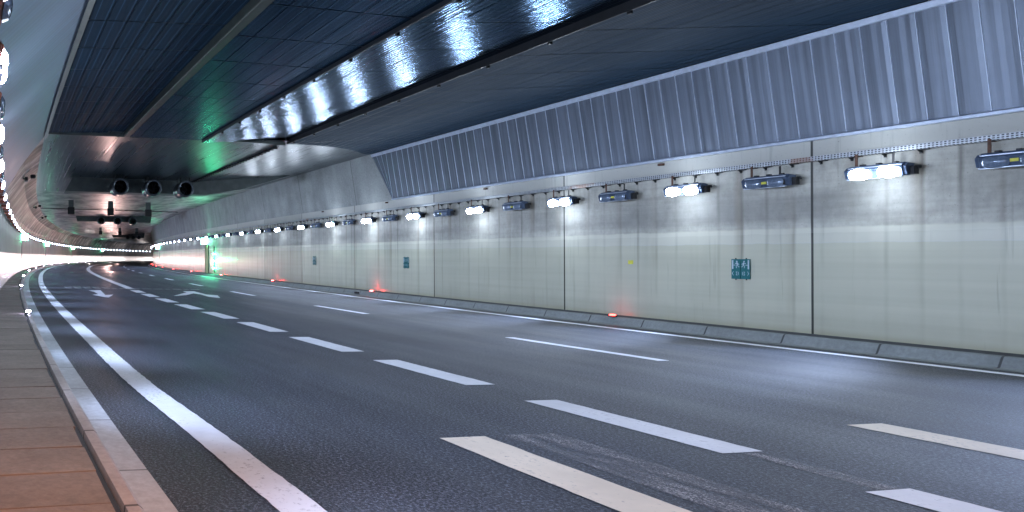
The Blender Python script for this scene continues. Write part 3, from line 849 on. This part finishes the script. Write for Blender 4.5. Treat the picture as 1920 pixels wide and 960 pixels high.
# conduit across the ceiling and rack along it
V = []; F2 = []
cb = sweep('ceiling_rack', [(6.46, 2.712), (6.46, 2.69), (6.50, 2.69), (6.50, 2.712)], 16.2, 30, BLACK, None, st=.5)
tag(cb, 'thin cable rack with small clips running along the concrete ceiling', 'cable rack')
for q in srange(16.4, 30, .26):
    V = []; F2 = []; b0_ = 0
    for a in (q-.03, q+.03):
        for dd in (6.42, 6.53):
            for zz in (2.665, 2.70): V.append(P(a, dd, zz))
    for f in ((0, 1, 3, 2), (4, 6, 7, 5), (0, 4, 5, 1), (2, 3, 7, 6), (0, 2, 6, 4), (1, 5, 7, 3)): F2.append(tuple(b0_+i for i in f))
    mesh_obj('clip', V, F2, BLACK, cb)
V = []
for q in (41.6, 41.75):
    for d in (1.1, 9.0):
        for z in (2.66, 2.70): V.append(P(q, d, z))
cr = mesh_obj('ceiling_pipe', V, [(0, 1, 3, 2), (4, 6, 7, 5), (0, 4, 5, 1), (2, 3, 7, 6), (0, 2, 6, 4), (1, 5, 7, 3)], BLACK)
tag(cr, 'thin dark pipe straight across the ceiling above the hanging signal boxes', 'pipe')
def cam_unit():
    r = empty('speaker', (0, 0, 0))
    MB().box((0, .10, 0), (.5, .14, .16)).build('case', BLACK, r, bevel=.02); MB().box((.1, .0, .03), (.06, .2, .05)).build('arm', BLACK, r)
    MB().box((-.1, .36, .10), (.35, .2, .15)).build('horn', BLACK, r, bevel=.03)
    return r
cu = cam_unit(); first = True
for i, (s, d, z) in enumerate(((22.5, .60, 2.32), (38.5, .85, 2.50), (50, .88, 2.55))):
    o = cu if first else copy_tree(cu); first = False
    place(o, s, d, z, 'L'); tag(o, '%s small black loudspeaker on the slope above the left wall' % ['nearest', 'middle', 'farthest'][i], 'speaker', 'loudspeakers above the left wall')

# ------------------------------------------------------------------ unseen spots added for the traffic glow round the bend, and the warm lamps behind the camera
def spot(s, d, z, tgt, power, col, size=100, blend=1, rad=.1):
    l = bpy.data.lights.new('unseen_spot_light', 'SPOT'); l.energy = power; l.color = col; l.spot_size = math.radians(size); l.spot_blend = blend; l.shadow_soft_size = rad; l.specular_factor = .15
    o = link(bpy.data.objects.new('unseen_spot', l)); o.location = P(s, d, z)
    v = P(*tgt)-o.location; o.rotation_euler = v.to_track_quat('-Z', 'Y').to_euler()
    return o
for s, pw in ((50, 300), (61, 420), (72, 520), (86, 560), (102, 520)):
    spot(s, 5.6, -.55, (s-8, .6, 2.2), pw, PINK, 130)  # pink glow added, aimed up at the left haunch; no vehicle modelled
for s, pw in ((95, 110), (120, 150), (150, 220), (172, 400), (196, 600)):
    spot(s, 2.4, -.5, (s-30, .1, -.55), pw, (1, .88, .86), 70)  # low spots added to brighten the far left wall
def down(s, d, z, tgt, power, size, nm):
    """the beam of a wall lamp"""
    o = spot(s, d, z, tgt, power, (.50, .64, 1.0), size, .7, .06); o.name = nm; o.data.name = nm; o.data.specular_factor = .6
    return o
for k in range(-2, 28):
    s = 4.65+2.6*k; down(s, WL(s)+.30, 1.10, (s, 4.2, -1), BEAM_L*1.2, 112, 'lamp_beam').scale = (.52, 1, 1)
for k in range(-3, 28):
    s = SL+2.616*k; down(s, WR-.30, 1.13, (s, 7.6, -1), BEAM_R*1.7, 96, 'lamp_beam').scale = (.55, 1, 1)
for k in range(-3, 16):
    s = 4.65+2.6*k; o = spot(s, WL(s)+.34, 1.08, (s+.5, WR, -.1), 190, (.84, .92, 1.0), 72); o.name = 'lamp_beam'; o.data.name = 'lamp_beam'; o.data.specular_factor = 0  # extra spots at the left lamps, added to fill the right wall evenly
def wash(s, d, z, p, sp=0):
    l = bpy.data.lights.new('lamp_wash', 'POINT'); l.energy = p; l.color = COOL; l.shadow_soft_size = .14; l.specular_factor = sp
    o = link(bpy.data.objects.new('lamp_wash', l)); o.location = P(s, d, z)
for k in range(-3, 20):
    wash(SL+2.616*k, WR-.30, 1.00, WASH if k < 7 else WASH*.4)
    if k < 7: wash(SL+2.616*k, WR-.45, 1.40, WASH*.8)
for k in range(-1, 20): wash(4.65+2.6*k, WL(4.65+2.6*k)+.38, 1.0, WASH*.4)
def pt(s, d, z, power, col, r=.15):
    l = bpy.data.lights.new('sodium_lamp_light', 'POINT'); l.energy = power; l.color = col; l.shadow_soft_size = r
    o = link(bpy.data.objects.new('sodium_lamp_light', l)); o.location = P(s, d, z); return o
spot(-1.2, .3, 1.6, (1.2, .1, -.9), 800, (1, .40, .16), 66); spot(-1.5, 3.5, 2.0, (1.4, 3.6, -1), 270, (1, .50, .33), 84)  # for the unseen warm lamps behind the camera, no fittings modelled
